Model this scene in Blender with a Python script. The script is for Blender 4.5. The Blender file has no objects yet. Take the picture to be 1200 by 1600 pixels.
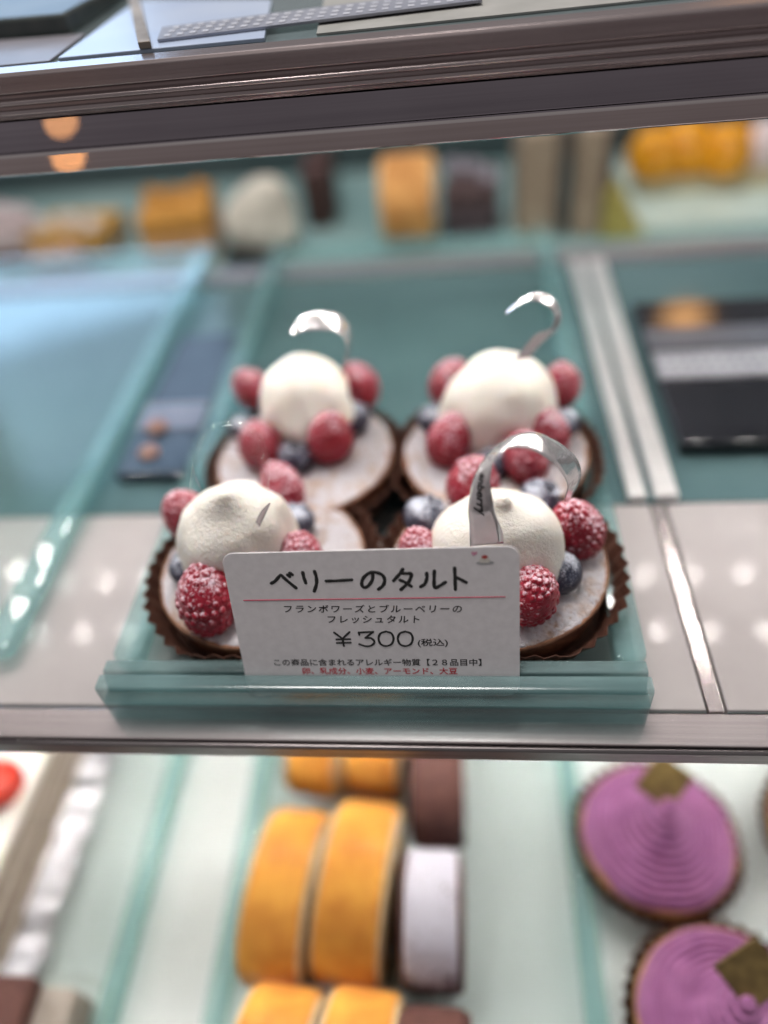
import bpy, bmesh, math, random
from mathutils import Vector, Matrix, noise

random.seed(7)
scene = bpy.context.scene
C = scene.collection
PI = math.pi

# ------------------------------------------------------------------ camera
cam_data = bpy.data.cameras.new('camera')
cam = bpy.data.objects.new('camera', cam_data)
C.objects.link(cam)
right = Vector((0.99351917, 0.06479144, -0.09339021))
up = Vector((0.0211976, 0.70159873, 0.71225689))
fwd = Vector((-0.1116706, 0.70962053, -0.69567836))
M = Matrix((right, up, -fwd)).transposed().to_4x4()
M.translation = Vector((0.0281, -0.1125, 0.2))
cam.matrix_world = M
cam_data.sensor_fit = 'VERTICAL'
cam_data.sensor_height = 36.0
cam_data.lens = 25.875
cam_data.clip_start = 0.005
cam_data.clip_end = 50.0
cam_data.dof.use_dof = True
cam_data.dof.focus_distance = 0.206
cam_data.dof.aperture_fstop = 2.15
scene.camera = cam

# ------------------------------------------------------------------ world: dim shop interior light
world = bpy.data.worlds.new('World')
scene.world = world
world.use_nodes = True
wn, wl = world.node_tree.nodes, world.node_tree.links
wn.clear()
wout = wn.new('ShaderNodeOutputWorld')
wbg = wn.new('ShaderNodeBackground')
wtc = wn.new('ShaderNodeTexCoord')
wsep = wn.new('ShaderNodeSeparateXYZ')
wramp = wn.new('ShaderNodeValToRGB')
wmap = wn.new('ShaderNodeMapRange')
wl.new(wtc.outputs['Generated'], wsep.inputs[0])
wl.new(wsep.outputs['Z'], wmap.inputs['Value'])
wmap.inputs['From Min'].default_value = -1.0
wmap.inputs['From Max'].default_value = 1.0
wl.new(wmap.outputs[0], wramp.inputs[0])
cr = wramp.color_ramp
cr.elements[0].position = 0.30
cr.elements[0].color = (0.06, 0.053, 0.053, 1)
cr.elements[1].position = 0.85
cr.elements[1].color = (0.42, 0.41, 0.42, 1)
e = cr.elements.new(0.40)
e.color = (0.31, 0.27, 0.275, 1)
e = cr.elements.new(0.52)
e.color = (0.30, 0.275, 0.285, 1)
wl.new(wramp.outputs[0], wbg.inputs[0])
wbg.inputs[1].default_value = 0.52
wl.new(wbg.outputs[0], wout.inputs[0])

# ------------------------------------------------------------------ lamps of the shop, plus an added overhead fill
def lamp(name, kind, loc, power, color, size=None, size_y=None, aim=None, radius=None):
    d = bpy.data.lights.new(name, kind)
    d.energy = power
    d.color = color
    if kind == 'AREA':
        d.shape = 'RECTANGLE'
        d.size, d.size_y = size, size_y
    if radius:
        d.shadow_soft_size = radius
    o = bpy.data.objects.new(name, d)
    C.objects.link(o)
    o.location = loc
    if aim is not None:
        o.rotation_euler = (Vector(aim) - Vector(loc)).to_track_quat('-Z', 'Y').to_euler()
    return o

lamp('window_light', 'AREA', (-0.72, 1.2, 0.43), 1.2, (0.45, 0.68, 1.0), 0.50, 0.17, aim=(-0.2, 0.3, 0.0))
lamp('window_light_upper', 'AREA', (-0.72, 1.2, 0.80), 1.5, (0.45, 0.66, 0.95), 0.55, 0.50, aim=(-0.2, 0.3, 0.0))
lamp('pendant_light', 'POINT', (-0.53, -0.751, -0.088), 0.022, (1.0, 0.46, 0.15), radius=0.006)
lamp('overhead_fill', 'AREA', (-0.12, 0.24, 1.15), 12.0, (1.0, 0.96, 0.93), 0.5, 0.25, aim=(0.0, 0.05, 0.0))  # unseen overhead fill, added to brighten the cream and tart tops
lamp('pendant_light_rear', 'POINT', (0.456, 1.2, 0.60), 0.5, (1.0, 0.50, 0.18), radius=0.04)

# ------------------------------------------------------------------ render settings
scene.view_settings.view_transform = 'Standard'
scene.view_settings.look = 'None'
scene.view_settings.exposure = 0.0
scene.view_settings.gamma = 1.0
scene.render.engine = 'CYCLES'
cy = scene.cycles
cy.max_bounces = 10
cy.transparent_max_bounces = 32
cy.glossy_bounces = 5
cy.diffuse_bounces = 4
cy.transmission_bounces = 8
cy.caustics_reflective = False
cy.caustics_refractive = False
cy.sample_clamp_indirect = 4.0
cy.use_denoising = True
try:
    cy.denoiser = 'OPENIMAGEDENOISE'
except Exception:
    pass

# ------------------------------------------------------------------ material helpers
MATS = {}

def new_mat(name):
    m = bpy.data.materials.new(name)
    m.use_nodes = True
    nt = m.node_tree
    nt.nodes.clear()
    out = nt.nodes.new('ShaderNodeOutputMaterial')
    return m, nt.nodes, nt.links, out

def principled(nodes, **kw):
    p = nodes.new('ShaderNodeBsdfPrincipled')
    for k, v in kw.items():
        if isinstance(v, tuple) and len(v) == 3 and k not in ('Subsurface Radius',):
            v = (*v, 1)
        p.inputs[k].default_value = v
    return p

def texnoise(nodes, links, scale, detail=3, rough=0.5, coord='Object', stretch=None):
    tc = nodes.new('ShaderNodeTexCoord')
    n = nodes.new('ShaderNodeTexNoise')
    n.inputs['Scale'].default_value = scale
    n.inputs['Detail'].default_value = detail
    n.inputs['Roughness'].default_value = rough
    if stretch:
        mp = nodes.new('ShaderNodeMapping')
        mp.inputs['Scale'].default_value = stretch
        links.new(tc.outputs[coord], mp.inputs[0])
        links.new(mp.outputs[0], n.inputs['Vector'])
    else:
        links.new(tc.outputs[coord], n.inputs['Vector'])
    return n

def ramp(nodes, links, src, stops):
    r = nodes.new('ShaderNodeValToRGB')
    els = r.color_ramp.elements
    els[0].position, els[0].color = stops[0][0], (*stops[0][1], 1)
    els[1].position, els[1].color = stops[-1][0], (*stops[-1][1], 1)
    for p, c in stops[1:-1]:
        x = els.new(p)
        x.color = (*c, 1)
    links.new(src, r.inputs[0])
    return r

def mixcol(nodes, links, fac, a, b):
    m = nodes.new('ShaderNodeMix')
    m.data_type = 'RGBA'
    if hasattr(fac, 'is_output'):
        links.new(fac, m.inputs[0])
    else:
        m.inputs[0].default_value = fac
    for i, v in ((6, a), (7, b)):
        if hasattr(v, 'is_output'):
            links.new(v, m.inputs[i])
        else:
            m.inputs[i].default_value = (*v, 1)
    return m.outputs[2]

def bump(nodes, links, height, strength, dist):
    b = nodes.new('ShaderNodeBump')
    b.inputs['Strength'].default_value = strength
    b.inputs['Distance'].default_value = dist
    links.new(height, b.inputs['Height'])
    return b.outputs[0]

def math_node(nodes, links, op, a, b=None):
    m = nodes.new('ShaderNodeMath')
    m.operation = op
    for i, v in ((0, a), (1, b)):
        if v is None:
            continue
        if hasattr(v, 'is_output'):
            links.new(v, m.inputs[i])
        else:
            m.inputs[i].default_value = v
    return m.outputs[0]

def maprange(nodes, links, v, a, b, c=0.0, d=1.0):
    m = nodes.new('ShaderNodeMapRange')
    links.new(v, m.inputs[0])
    for i, x in ((1, a), (2, b), (3, c), (4, d)):
        m.inputs[i].default_value = x
    return m.outputs[0]

def varied(name, c1, c2, scale=80, rough=0.5, bumpd=0.0, bscale=None, metallic=0.0, spec=0.5, sss=0.0, coat=0.0,
           stretch=None, lo=0.35, hi=0.65, detail=4):
    """plain two-tone noise material with optional relief"""
    if name in MATS:
        return MATS[name]
    m, N, L, out = new_mat(name)
    p = principled(N, **{'Roughness': rough, 'Metallic': metallic, 'Specular IOR Level': spec, 'Coat Weight': coat})
    n = texnoise(N, L, scale, detail, 0.55, stretch=stretch)
    r = ramp(N, L, n.outputs['Fac'], [(lo, c1), (hi, c2)])
    L.new(r.outputs[0], p.inputs['Base Color'])
    if sss:
        p.inputs['Subsurface Weight'].default_value = sss
        p.inputs['Subsurface Radius'].default_value = (0.004, 0.0025, 0.0015)
        p.inputs['Subsurface Scale'].default_value = 0.5
    if bumpd:
        n2 = texnoise(N, L, bscale or scale, 5, 0.6, stretch=stretch)
        L.new(bump(N, L, n2.outputs['Fac'], 0.7, bumpd), p.inputs['Normal'])
    L.new(p.outputs[0], out.inputs[0])
    MATS[name] = m
    return m

def glass(name, tint, body, body_fac, rough=0.03, streak=0.0, refl=1.0):
    """sheet glass: tinted see-through, a little milky body, mirror reflection by angle on the outer faces"""
    if name in MATS:
        return MATS[name]
    m, N, L, out = new_mat(name)
    tr = N.new('ShaderNodeBsdfTransparent')
    tr.inputs[0].default_value = (*tint, 1)
    df = N.new('ShaderNodeBsdfDiffuse')
    n = texnoise(N, L, 40, 4, 0.6)
    c = ramp(N, L, n.outputs['Fac'], [(0.3, tuple(x * 0.8 for x in body)), (0.7, tuple(min(1, x * 1.2) for x in body))])
    L.new(c.outputs[0], df.inputs[0])
    mx = N.new('ShaderNodeMixShader')
    if streak:
        s = texnoise(N, L, 60, 5, 0.65, stretch=(0.25, 6, 9))
        L.new(maprange(N, L, s.outputs['Fac'], 0.3, 0.75, max(0, body_fac - streak), body_fac + streak), mx.inputs[0])
    else:
        mx.inputs[0].default_value = body_fac
    L.new(tr.outputs[0], mx.inputs[1])
    L.new(df.outputs[0], mx.inputs[2])
    gl = N.new('ShaderNodeBsdfGlossy')
    gl.inputs['Roughness'].default_value = rough
    gl.inputs['Color'].default_value = (1, 1, 1, 1)
    wob = texnoise(N, L, 25, 2, 0.5)
    L.new(bump(N, L, wob.outputs['Fac'], 0.15, 0.002), gl.inputs['Normal'])
    fr = N.new('ShaderNodeFresnel')
    fr.inputs[0].default_value = 1.5
    geo = N.new('ShaderNodeNewGeometry')
    front = math_node(N, L, 'SUBTRACT', 1.0, geo.outputs['Backfacing'])
    f = math_node(N, L, 'MULTIPLY', math_node(N, L, 'MULTIPLY', fr.outputs[0], front), refl)
    mx2 = N.new('ShaderNodeMixShader')
    L.new(f, mx2.inputs[0])
    L.new(mx.outputs[0], mx2.inputs[1])
    L.new(gl.outputs[0], mx2.inputs[2])
    L.new(mx2.outputs[0], out.inputs[0])
    MATS[name] = m
    return m

def brushed(name, c1, c2, rough=0.3, metallic=1.0, relief=0.00004):
    """extruded aluminium: fine drawn lines running along x"""
    if name in MATS:
        return MATS[name]
    m, N, L, out = new_mat(name)
    n = texnoise(N, L, 900, 4, 0.6, stretch=(0.012, 1, 1))
    n2 = texnoise(N, L, 14, 3, 0.5)
    a = ramp(N, L, n.outputs['Fac'], [(0.3, c1), (0.7, c2)])
    d = ramp(N, L, n2.outputs['Fac'], [(0.3, (0.82, 0.8, 0.8)), (0.7, (1, 1, 1))])
    mm = N.new('ShaderNodeMix')
    mm.data_type = 'RGBA'
    mm.blend_type = 'MULTIPLY'
    mm.inputs[0].default_value = 1.0
    L.new(a.outputs[0], mm.inputs[6])
    L.new(d.outputs[0], mm.inputs[7])
    p = principled(N, Metallic=metallic, Roughness=rough)
    L.new(mm.outputs[2], p.inputs['Base Color'])
    if relief:
        L.new(bump(N, L, n.outputs['Fac'], 0.5, relief), p.inputs['Normal'])
    L.new(p.outputs[0], out.inputs[0])
    MATS[name] = m
    return m

def emitter(name, color, strength):
    m, N, L, out = new_mat(name)
    em = N.new('ShaderNodeEmission')
    em.inputs[0].default_value = (*color, 1)
    em.inputs[1].default_value = strength
    L.new(em.outputs[0], out.inputs[0])
    return m

def dusted(name, base1, base2, sugar=(0.86, 0.80, 0.84), scale=1500, cover=0.5, up0=0.1, up1=0.9, rough=0.4, sss=0.0, bumpd=0.0001, base_scale=200, spec=0.5, patch_scale=170):
    """fruit or cake skin with icing sugar lying on its upper side in uneven specks"""
    if name in MATS:
        return MATS[name]
    m, N, L, out = new_mat(name)
    nb = texnoise(N, L, base_scale, 3, 0.5)
    base = ramp(N, L, nb.outputs['Fac'], [(0.3, base1), (0.7, base2)])
    fine = texnoise(N, L, scale, 3, 0.65)
    patch = texnoise(N, L, patch_scale, 2, 0.5)
    geo = N.new('ShaderNodeNewGeometry')
    sep = N.new('ShaderNodeSeparateXYZ')
    L.new(geo.outputs['Normal'], sep.inputs[0])
    upf = maprange(N, L, sep.outputs['Z'], up0, up1)
    v = math_node(N, L, 'ADD', fine.outputs['Fac'], math_node(N, L, 'MULTIPLY', upf, 0.32))
    v = math_node(N, L, 'ADD', v, math_node(N, L, 'MULTIPLY', patch.outputs['Fac'], 0.50))
    k = maprange(N, L, v, 1.10 - cover * 0.4, 1.32 - cover * 0.4, 0.0, 0.9)
    col = mixcol(N, L, k, base.outputs[0], sugar)
    p = principled(N, **{'Specular IOR Level': spec})
    L.new(col, p.inputs['Base Color'])
    L.new(maprange(N, L, k, 0, 1, rough, 0.9), p.inputs['Roughness'])
    if sss:
        p.inputs['Subsurface Weight'].default_value = sss
        p.inputs['Subsurface Radius'].default_value = (0.003, 0.0008, 0.0006)
        p.inputs['Subsurface Scale'].default_value = 0.5
    if bumpd:
        L.new(bump(N, L, fine.outputs['Fac'], 0.8, bumpd), p.inputs['Normal'])
    L.new(p.outputs[0], out.inputs[0])
    MATS[name] = m
    return m

# ------------------------------------------------------------------ the materials
ALU = brushed('aluminium_pale', (0.60, 0.53, 0.53), (0.74, 0.67, 0.66), 0.21, 0.75)
ALU_LIP = brushed('aluminium_lip', (0.20, 0.18, 0.18), (0.32, 0.29, 0.29), 0.3)
ALU_UP = brushed('bronze_rail', (0.46, 0.385, 0.38), (0.62, 0.54, 0.53), 0.24, 0.85)
ALU_FLAT = brushed('bronze_flat', (0.52, 0.50, 0.56), (0.60, 0.58, 0.64), 0.022, 1.0, relief=0.0)
ALU_LIT_LIP = brushed('bronze_lit_lip', (0.78, 0.70, 0.68), (0.88, 0.80, 0.78), 0.03, 1.0, relief=0.0)  # lighter than the rail: light caught by the tilted lip put into its colour
SILVER = brushed('silver_track', (0.74, 0.74, 0.75), (0.90, 0.90, 0.90), 0.4, 0.55)
GLASS_TRAY = glass('tray_glass', (0.955, 0.985, 0.98), (0.30, 0.42, 0.42), 0.025, rough=0.10, refl=0.65)
GLASS_LIP = glass('lip_glass', (0.82, 0.93, 0.925), (0.32, 0.52, 0.53), 0.20, streak=0.08, rough=0.08)
GLASS_BAR = glass('bar_glass', (0.74, 0.85, 0.85), (0.31, 0.45, 0.455), 0.29, rough=0.17, streak=0.12, refl=1.0)
GLASS_SHELF = glass('shelf_glass', (0.78, 0.9, 0.88), (0.30, 0.36, 0.38), 0.35)
FILM = glass('clear_film', (0.97, 0.97, 0.96), (0.8, 0.8, 0.8), 0.02, rough=0.22, refl=0.12)
FILM_THIN = glass('thin_film', (0.99, 0.99, 0.985), (0.8, 0.8, 0.8), 0.01, rough=0.08, refl=0.5)
PALE_REFLECTION = varied('pale_reflection', (0.345, 0.315, 0.312), (0.40, 0.37, 0.365), 18, 0.09, spec=0.12)
TEAL_PANEL = varied('teal_panel', (0.080, 0.140, 0.150), (0.108, 0.175, 0.185), 12, 0.06, coat=0.2)
LOWER_BOARD = varied('lower_board', (0.615, 0.66, 0.64), (0.69, 0.725, 0.71), 9, 0.6, spec=0.15)
GLASS_LOW = glass('low_tray_glass', (0.965, 0.985, 0.982), (0.30, 0.42, 0.42), 0.02, rough=0.25, refl=0.12)
LIP_LOW = glass('low_lip_glass', (0.84, 0.945, 0.935), (0.36, 0.55, 0.55), 0.15, rough=0.2, refl=0.3)
DARKBACK = varied('dark_back', (0.03, 0.06, 0.065), (0.07, 0.09, 0.095), 12, 0.5)
FAR_TEAL = varied('far_teal', (0.16, 0.27, 0.27), (0.27, 0.38, 0.375), 7, 0.2)
CARD = varied('card_stock', (0.80, 0.765, 0.775), (0.86, 0.825, 0.835), 400, 0.45, bumpd=0.00002, bscale=900)
INK = varied('black_ink', (0.012, 0.012, 0.012), (0.02, 0.02, 0.02), 300, 0.5)
RED_INK = varied('red_ink', (0.55, 0.03, 0.05), (0.65, 0.05, 0.07), 300, 0.5)
RULE_INK = varied('crimson_ink', (0.45, 0.03, 0.08), (0.55, 0.05, 0.10), 300, 0.5)
PAPER = varied('brown_paper', (0.060, 0.025, 0.017), (0.105, 0.046, 0.031), 350, 0.75, spec=0.2, bumpd=0.0001, bscale=900)
DARK_PASTRY = varied('dark_pastry', (0.15, 0.066, 0.038), (0.32, 0.15, 0.08), 300, 0.7, bumpd=0.0003, bscale=700)
PASTRY = varied('baked_pastry', (0.30, 0.15, 0.07), (0.50, 0.29, 0.15), 260, 0.7, bumpd=0.0003, bscale=700)
CREAM = varied('whipped_cream', (0.84, 0.79, 0.71), (0.90, 0.86, 0.79), 60, 0.5, bumpd=0.0008, bscale=800, sss=0.25, spec=0.3)
CALYX = varied('berry_calyx', (0.01, 0.01, 0.018), (0.03, 0.028, 0.045), 600, 0.7)

def tart_top_mat():
    m, N, L, out = new_mat('sugared_almond_filling')
    big = texnoise(N, L, 75, 3, 0.5)
    fine = texnoise(N, L, 430, 4, 0.75)
    grain = texnoise(N, L, 2600, 2, 0.6)
    crumb = ramp(N, L, fine.outputs['Fac'], [(0.3, (0.42, 0.19, 0.07)), (0.7, (0.68, 0.40, 0.20))])
    v = math_node(N, L, 'ADD', math_node(N, L, 'MULTIPLY', big.outputs['Fac'], 1.7), math_node(N, L, 'MULTIPLY', fine.outputs['Fac'], 1.7))
    v = math_node(N, L, 'ADD', v, math_node(N, L, 'MULTIPLY', grain.outputs['Fac'], 0.35))
    k = maprange(N, L, v, 1.46, 1.74, 0.30, 1.0)
    col = mixcol(N, L, k, crumb.outputs[0], (0.93, 0.89, 0.925))
    pn = texnoise(N, L, 62, 3, 0.6)
    gold = math_node(N, L, 'MULTIPLY', maprange(N, L, pn.outputs['Fac'], 0.54, 0.68), maprange(N, L, fine.outputs['Fac'], 0.25, 0.6, 1.0, 0.45))
    col = mixcol(N, L, gold, col, (0.66, 0.38, 0.19))
    speck = maprange(N, L, texnoise(N, L, 950, 2, 0.6).outputs['Fac'], 0.60, 0.70, 0.0, 0.55)
    col = mixcol(N, L, speck, col, (0.48, 0.30, 0.20))
    p = principled(N, **{'Roughness': 0.9, 'Specular IOR Level': 0.2})
    L.new(col, p.inputs['Base Color'])
    h = math_node(N, L, 'ADD', fine.outputs['Fac'], math_node(N, L, 'MULTIPLY', grain.outputs['Fac'], 0.3))
    L.new(bump(N, L, h, 1.0, 0.0045), p.inputs['Normal'])
    L.new(p.outputs[0], out.inputs[0])
    return m
TART_TOP = tart_top_mat()

RASP = dusted('raspberry_skin', (0.26, 0.008, 0.022), (0.45, 0.022, 0.048), cover=0.52, up0=0.1, up1=1.0, rough=0.28, sss=0.25, scale=9, sugar=(0.84, 0.62, 0.69), base_scale=2.2, patch_scale=1.5, bumpd=0.00016)
BLUE = dusted('blueberry_skin', (0.016, 0.018, 0.036), (0.055, 0.060, 0.10), cover=0.44, up0=0.15, up1=1.0, rough=0.35, scale=14, sugar=(0.66, 0.69, 0.78), base_scale=2.0, patch_scale=1.6, bumpd=0.00004)

def foil_mat():
    m, N, L, out = new_mat('silver_foil')
    p = principled(N, Metallic=0.72, Roughness=0.15)
    n0 = texnoise(N, L, 120, 2, 0.5)
    r = ramp(N, L, n0.outputs['Fac'], [(0.35, (0.80, 0.76, 0.77)), (0.65, (0.93, 0.90, 0.90))])
    L.new(r.outputs[0], p.inputs['Base Color'])
    n = texnoise(N, L, 170, 2, 0.4, stretch=(1, 0.5, 1))
    L.new(bump(N, L, n.outputs['Fac'], 0.5, 0.0011), p.inputs['Normal'])
    L.new(p.outputs[0], out.inputs[0])
    return m
FOIL = foil_mat()

# ------------------------------------------------------------------ geometry helpers
def link(name, me, m=None, parent=None, smooth=True):
    if m is not None:
        for x in (m if isinstance(m, (list, tuple)) else [m]):
            me.materials.append(x)
    if smooth:
        for p in me.polygons:
            p.use_smooth = True
    o = bpy.data.objects.new(name, me)
    C.objects.link(o)
    if parent is not None:
        o.parent = parent
    return o

def mesh_from(name, verts, faces):
    me = bpy.data.meshes.new(name)
    me.from_pydata([tuple(v) for v in verts], [], faces)
    me.validate()
    me.update()
    bm = bmesh.new()
    bm.from_mesh(me)
    bmesh.ops.recalc_face_normals(bm, faces=bm.faces)
    bm.to_mesh(me)
    bm.free()
    return me

def tag(o, label=None, cat=None, group=None, kind=None):
    if label: o['label'] = label
    if cat: o['category'] = cat
    if group: o['group'] = group
    if kind: o['kind'] = kind
    return o

def thing(name, label, cat, loc=(0, 0, 0), rz=0.0, group=None):
    o = bpy.data.objects.new(name, None)
    o.empty_display_size = 0.01
    C.objects.link(o)
    o.location = loc
    o.rotation_euler = (0, 0, rz)
    return tag(o, label, cat, group)

def bevel_sharp(bm, w, seg=2):
    es = [e for e in bm.edges if len(e.link_faces) == 2 and e.calc_face_angle(0) > 0.5]
    bmesh.ops.bevel(bm, geom=es, offset=w, segments=seg, affect='EDGES', clamp_overlap=True, profile=0.5)

def box_mesh(name, x0, x1, y0, y1, z0, z1, bev=0.0, seg=2):
    bm = bmesh.new()
    bmesh.ops.create_cube(bm, size=1)
    for v in bm.verts:
        v.co = Vector(((x0 + x1) / 2 + v.co.x * (x1 - x0), (y0 + y1) / 2 + v.co.y * (y1 - y0), (z0 + z1) / 2 + v.co.z * (z1 - z0)))
    if bev:
        bevel_sharp(bm, bev, seg)
    me = bpy.data.meshes.new(name)
    bm.to_mesh(me)
    bm.free()
    return me

def box(name, m, x0, x1, y0, y1, z0, z1, bev=0.0, parent=None, seg=2):
    return link(name, box_mesh(name, x0, x1, y0, y1, z0, z1, bev, seg), m, parent, smooth=False)

def extrude_x(name, prof, x0, x1, m, parent=None, bev=0.0, seg=2):
    """closed (y, z) profile swept along x"""
    n = len(prof)
    vs = [(x0, y, z) for y, z in prof] + [(x1, y, z) for y, z in prof]
    fs = [tuple(range(n))[::-1], tuple(range(n, 2 * n))]
    fs += [(i, (i + 1) % n, n + (i + 1) % n, n + i) for i in range(n)]
    me = mesh_from(name, vs, fs)
    if bev:
        bm = bmesh.new()
        bm.from_mesh(me)
        bevel_sharp(bm, bev, seg)
        bm.to_mesh(me)
        bm.free()
    return link(name, me, m, parent, smooth=False)

def prism_z(name, poly, z0, z1, m, parent=None, bev=0.0, seg=2, corner=None):
    """(x, y) polygon raised from z0 to z1"""
    n = len(poly)
    vs = [(x, y, z0) for x, y in poly] + [(x, y, z1) for x, y in poly]
    fs = [tuple(range(n))[::-1], tuple(range(n, 2 * n))]
    fs += [(i, (i + 1) % n, n + (i + 1) % n, n + i) for i in range(n)]
    me = mesh_from(name, vs, fs)
    if bev:
        bm = bmesh.new()
        bm.from_mesh(me)
        bevel_sharp(bm, bev, seg)
        bm.to_mesh(me)
        bm.free()
    return link(name, me, m, parent, smooth=False)

def rounded_rect(x0, x1, y0, y1, r, n=6):
    pts = []
    for cx, cy_, a0 in ((x1 - r, y1 - r, 0), (x0 + r, y1 - r, 90), (x0 + r, y0 + r, 180), (x1 - r, y0 + r, 270)):
        for i in range(n + 1):
            a = math.radians(a0 + 90 * i / n)
            pts.append((cx + r * math.cos(a), cy_ + r * math.sin(a)))
    return pts

def lathe(name, prof, nseg=64, rfun=None, zfun=None, cap=True):
    """(r, z) profile about z; rfun(r, z, a) and zfun(r, z, a) shape it"""
    vs, fs = [], []
    for r, z in prof:
        for k in range(nseg):
            a = 2 * PI * k / nseg
            rr = rfun(r, z, a) if rfun else r
            zz = zfun(r, z, a) if zfun else z
            vs.append((rr * math.cos(a), rr * math.sin(a), zz))
    for i in range(len(prof) - 1):
        for k in range(nseg):
            k2 = (k + 1) % nseg
            fs.append((i * nseg + k, i * nseg + k2, (i + 1) * nseg + k2, (i + 1) * nseg + k))
    if cap:
        fs.append(tuple(range(nseg))[::-1])
        fs.append(tuple(range((len(prof) - 1) * nseg, len(prof) * nseg)))
    return mesh_from(name, vs, fs)

def smooth_path(pts, sub=6):
    """Catmull-Rom through the points"""
    pts = [Vector(p) for p in pts]
    if len(pts) < 3:
        return [pts[0].lerp(pts[-1], i / sub) for i in range(sub + 1)]
    ext = [2 * pts[0] - pts[1]] + pts + [2 * pts[-1] - pts[-2]]
    res = []
    for i in range(1, len(ext) - 2):
        a, b, c, d = ext[i - 1:i + 3]
        for s in range(sub):
            t = s / sub
            res.append(0.5 * ((2 * b) + (c - a) * t + (2 * a - 5 * b + 4 * c - d) * t * t + (3 * b - a - 3 * c + d) * t ** 3))
    res.append(pts[-1])
    return res

def smooth_prof(prof, sub=5):
    return [(max(p.x, 1e-5), p.y) for p in smooth_path([(a, b, 0) for a, b in prof], sub)]

# ------------------------------------------------------------------ the case: shelves
# rear wall and far shelf behind
back = box('case_back', DARKBACK, -0.9, 0.9, 0.52, 0.535, -0.25, 0.06, 0.002)
tag(back, 'dark back panel of the display case behind the far row of cakes', 'back panel')

far = thing('rear_shelf', 'blurred teal shelf behind the trays that carries the far row of cakes', 'shelf')
box('board', FAR_TEAL, -0.7, 0.7, 0.312, 0.515, -0.026, -0.02, 0.001, far)
box('edge_strip', brushed('grey_strip', (0.26, 0.26, 0.28), (0.34, 0.33, 0.35), 0.5, 0.6), -0.7, 0.7, 0.3065, 0.3115, -0.024, -0.0015, 0.0006, far)

# lower shelf
low = thing('lower_shelf', 'bright pale green lower shelf under the roll cakes and purple tarts', 'shelf')
box('board', LOWER_BOARD, -0.7, 0.7, -0.20, 0.29, -0.182, -0.166, 0.001, low)

# middle shelf
mid = thing('middle_shelf', 'middle shelf with brushed aluminium front rail carrying the berry tart tray', 'shelf')
extrude_x('front_rail', [(-0.0056, 0.0), (0.0047, 0.0), (0.0047, -0.009), (-0.0056, -0.009)], -0.6, 0.6, ALU, mid, 0.0004)
extrude_x('front_lip', [(-0.0076, -0.0012), (-0.0066, -0.0006), (-0.0058, -0.0012), (-0.0058, -0.0065), (-0.0076, -0.0065)], -0.6, 0.6, ALU_LIP, mid, 0.0003)
divs = [(-0.301, -0.296), (0.0972, 0.1016), (0.495, 0.5)]
for a, b in divs:
    box('divider_strip', ALU, a, b, 0.0052, 0.0925, -0.006, 0.0002, 0.0003, mid)
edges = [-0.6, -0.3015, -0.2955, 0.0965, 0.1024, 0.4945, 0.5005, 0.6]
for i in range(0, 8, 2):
    box('front_reflection', PALE_REFLECTION, edges[i], edges[i + 1], 0.0055, 0.0925, -0.005, 0.0004, 0.0005, mid)  # pale reflection of the LED housing in the shelf, built as a coloured panel
    tag(box('reflection_edge', varied('reflection_edge_grey', (0.10, 0.12, 0.12), (0.16, 0.18, 0.18), 200, 0.3), edges[i], edges[i + 1], 0.0051, 0.0054, -0.004, -0.0002, 0, mid))
box('rear_panel', TEAL_PANEL, -0.6, 0.6, 0.0935, 0.288, -0.006, 0.0, 0.0004, mid)
box('rear_rail', brushed('grey_rail', (0.30, 0.29, 0.31), (0.42, 0.41, 0.43), 0.45, 0.7), -0.6, 0.6, 0.289, 0.303, -0.008, 0.003, 0.0008, mid)
for a, b in ((0.0888, 0.0955), (0.0985, 0.1072)):
    box('sliding_track', SILVER, a, b, 0.094, 0.2885, 0.0003, 0.003, 0.0006, mid)
LED = emitter('led_light', (1.0, 0.955, 0.90), 455.0)
LED_LOW = emitter('led_light_low', (1.0, 0.965, 0.92), 500.0)

def led_bar(x0, x1, y0, y1, z0, z1, rows, mat, parent, step=0.024):
    hb = box('led_housing', varied('white_housing', (0.7, 0.68, 0.68), (0.78, 0.76, 0.76), 50, 0.5), x0, x1, y0, y1, z0, z1, 0.001, parent)
    bead = box_mesh('led_bead', -0.0015, 0.0015, -0.0015, 0.0015, -0.0005, 0.0, 0.0)
    bead.materials.append(mat)
    for y in rows:
        x = x0 + 0.01
        while x < x1 - 0.01:
            o = bpy.data.objects.new('led_bead', bead)
            C.objects.link(o)
            o.parent = hb
            o.location = (x, y, z0 - 0.0002)
            x += step

led_bar(-0.42, 0.42, 0.052, 0.085, -0.021, -0.016, (0.062, 0.076), LED_LOW, mid)

# upper shelf
upr = thing('upper_shelf', 'upper shelf with dark bronze profiled front rail and glass top pane', 'shelf')
ux0, ux1 = -0.55, 0.55
extrude_x('front_rail', [(0.1157, 0.15352), (0.115, 0.15268), (0.115, 0.14848), (0.11612, 0.14778), (0.11612, 0.14694), (0.11444, 0.14652), (0.11416, 0.14568), (0.11528, 0.14512),
                        (0.11528, 0.14428), (0.11444, 0.144), (0.11416, 0.14316), (0.11528, 0.14246), (0.11612, 0.14134), (0.1192, 0.14092), (0.1234, 0.14092), (0.1234, 0.15352)], ux0, ux1, ALU_UP, upr, 0.00012, 1)
extrude_x('rail_face', [(0.11619, 0.14085), (0.11619, 0.13252), (0.1234, 0.13252), (0.1234, 0.14085)], ux0, ux1, ALU_FLAT, upr)
extrude_x('rail_lip', [(0.11472, 0.13238), (0.11402, 0.13168), (0.11390, 0.12664), (0.115, 0.12594), (0.1234, 0.12594), (0.1234, 0.13238)], ux0, ux1, ALU_LIT_LIP, upr, 0.00015, 1)
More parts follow.
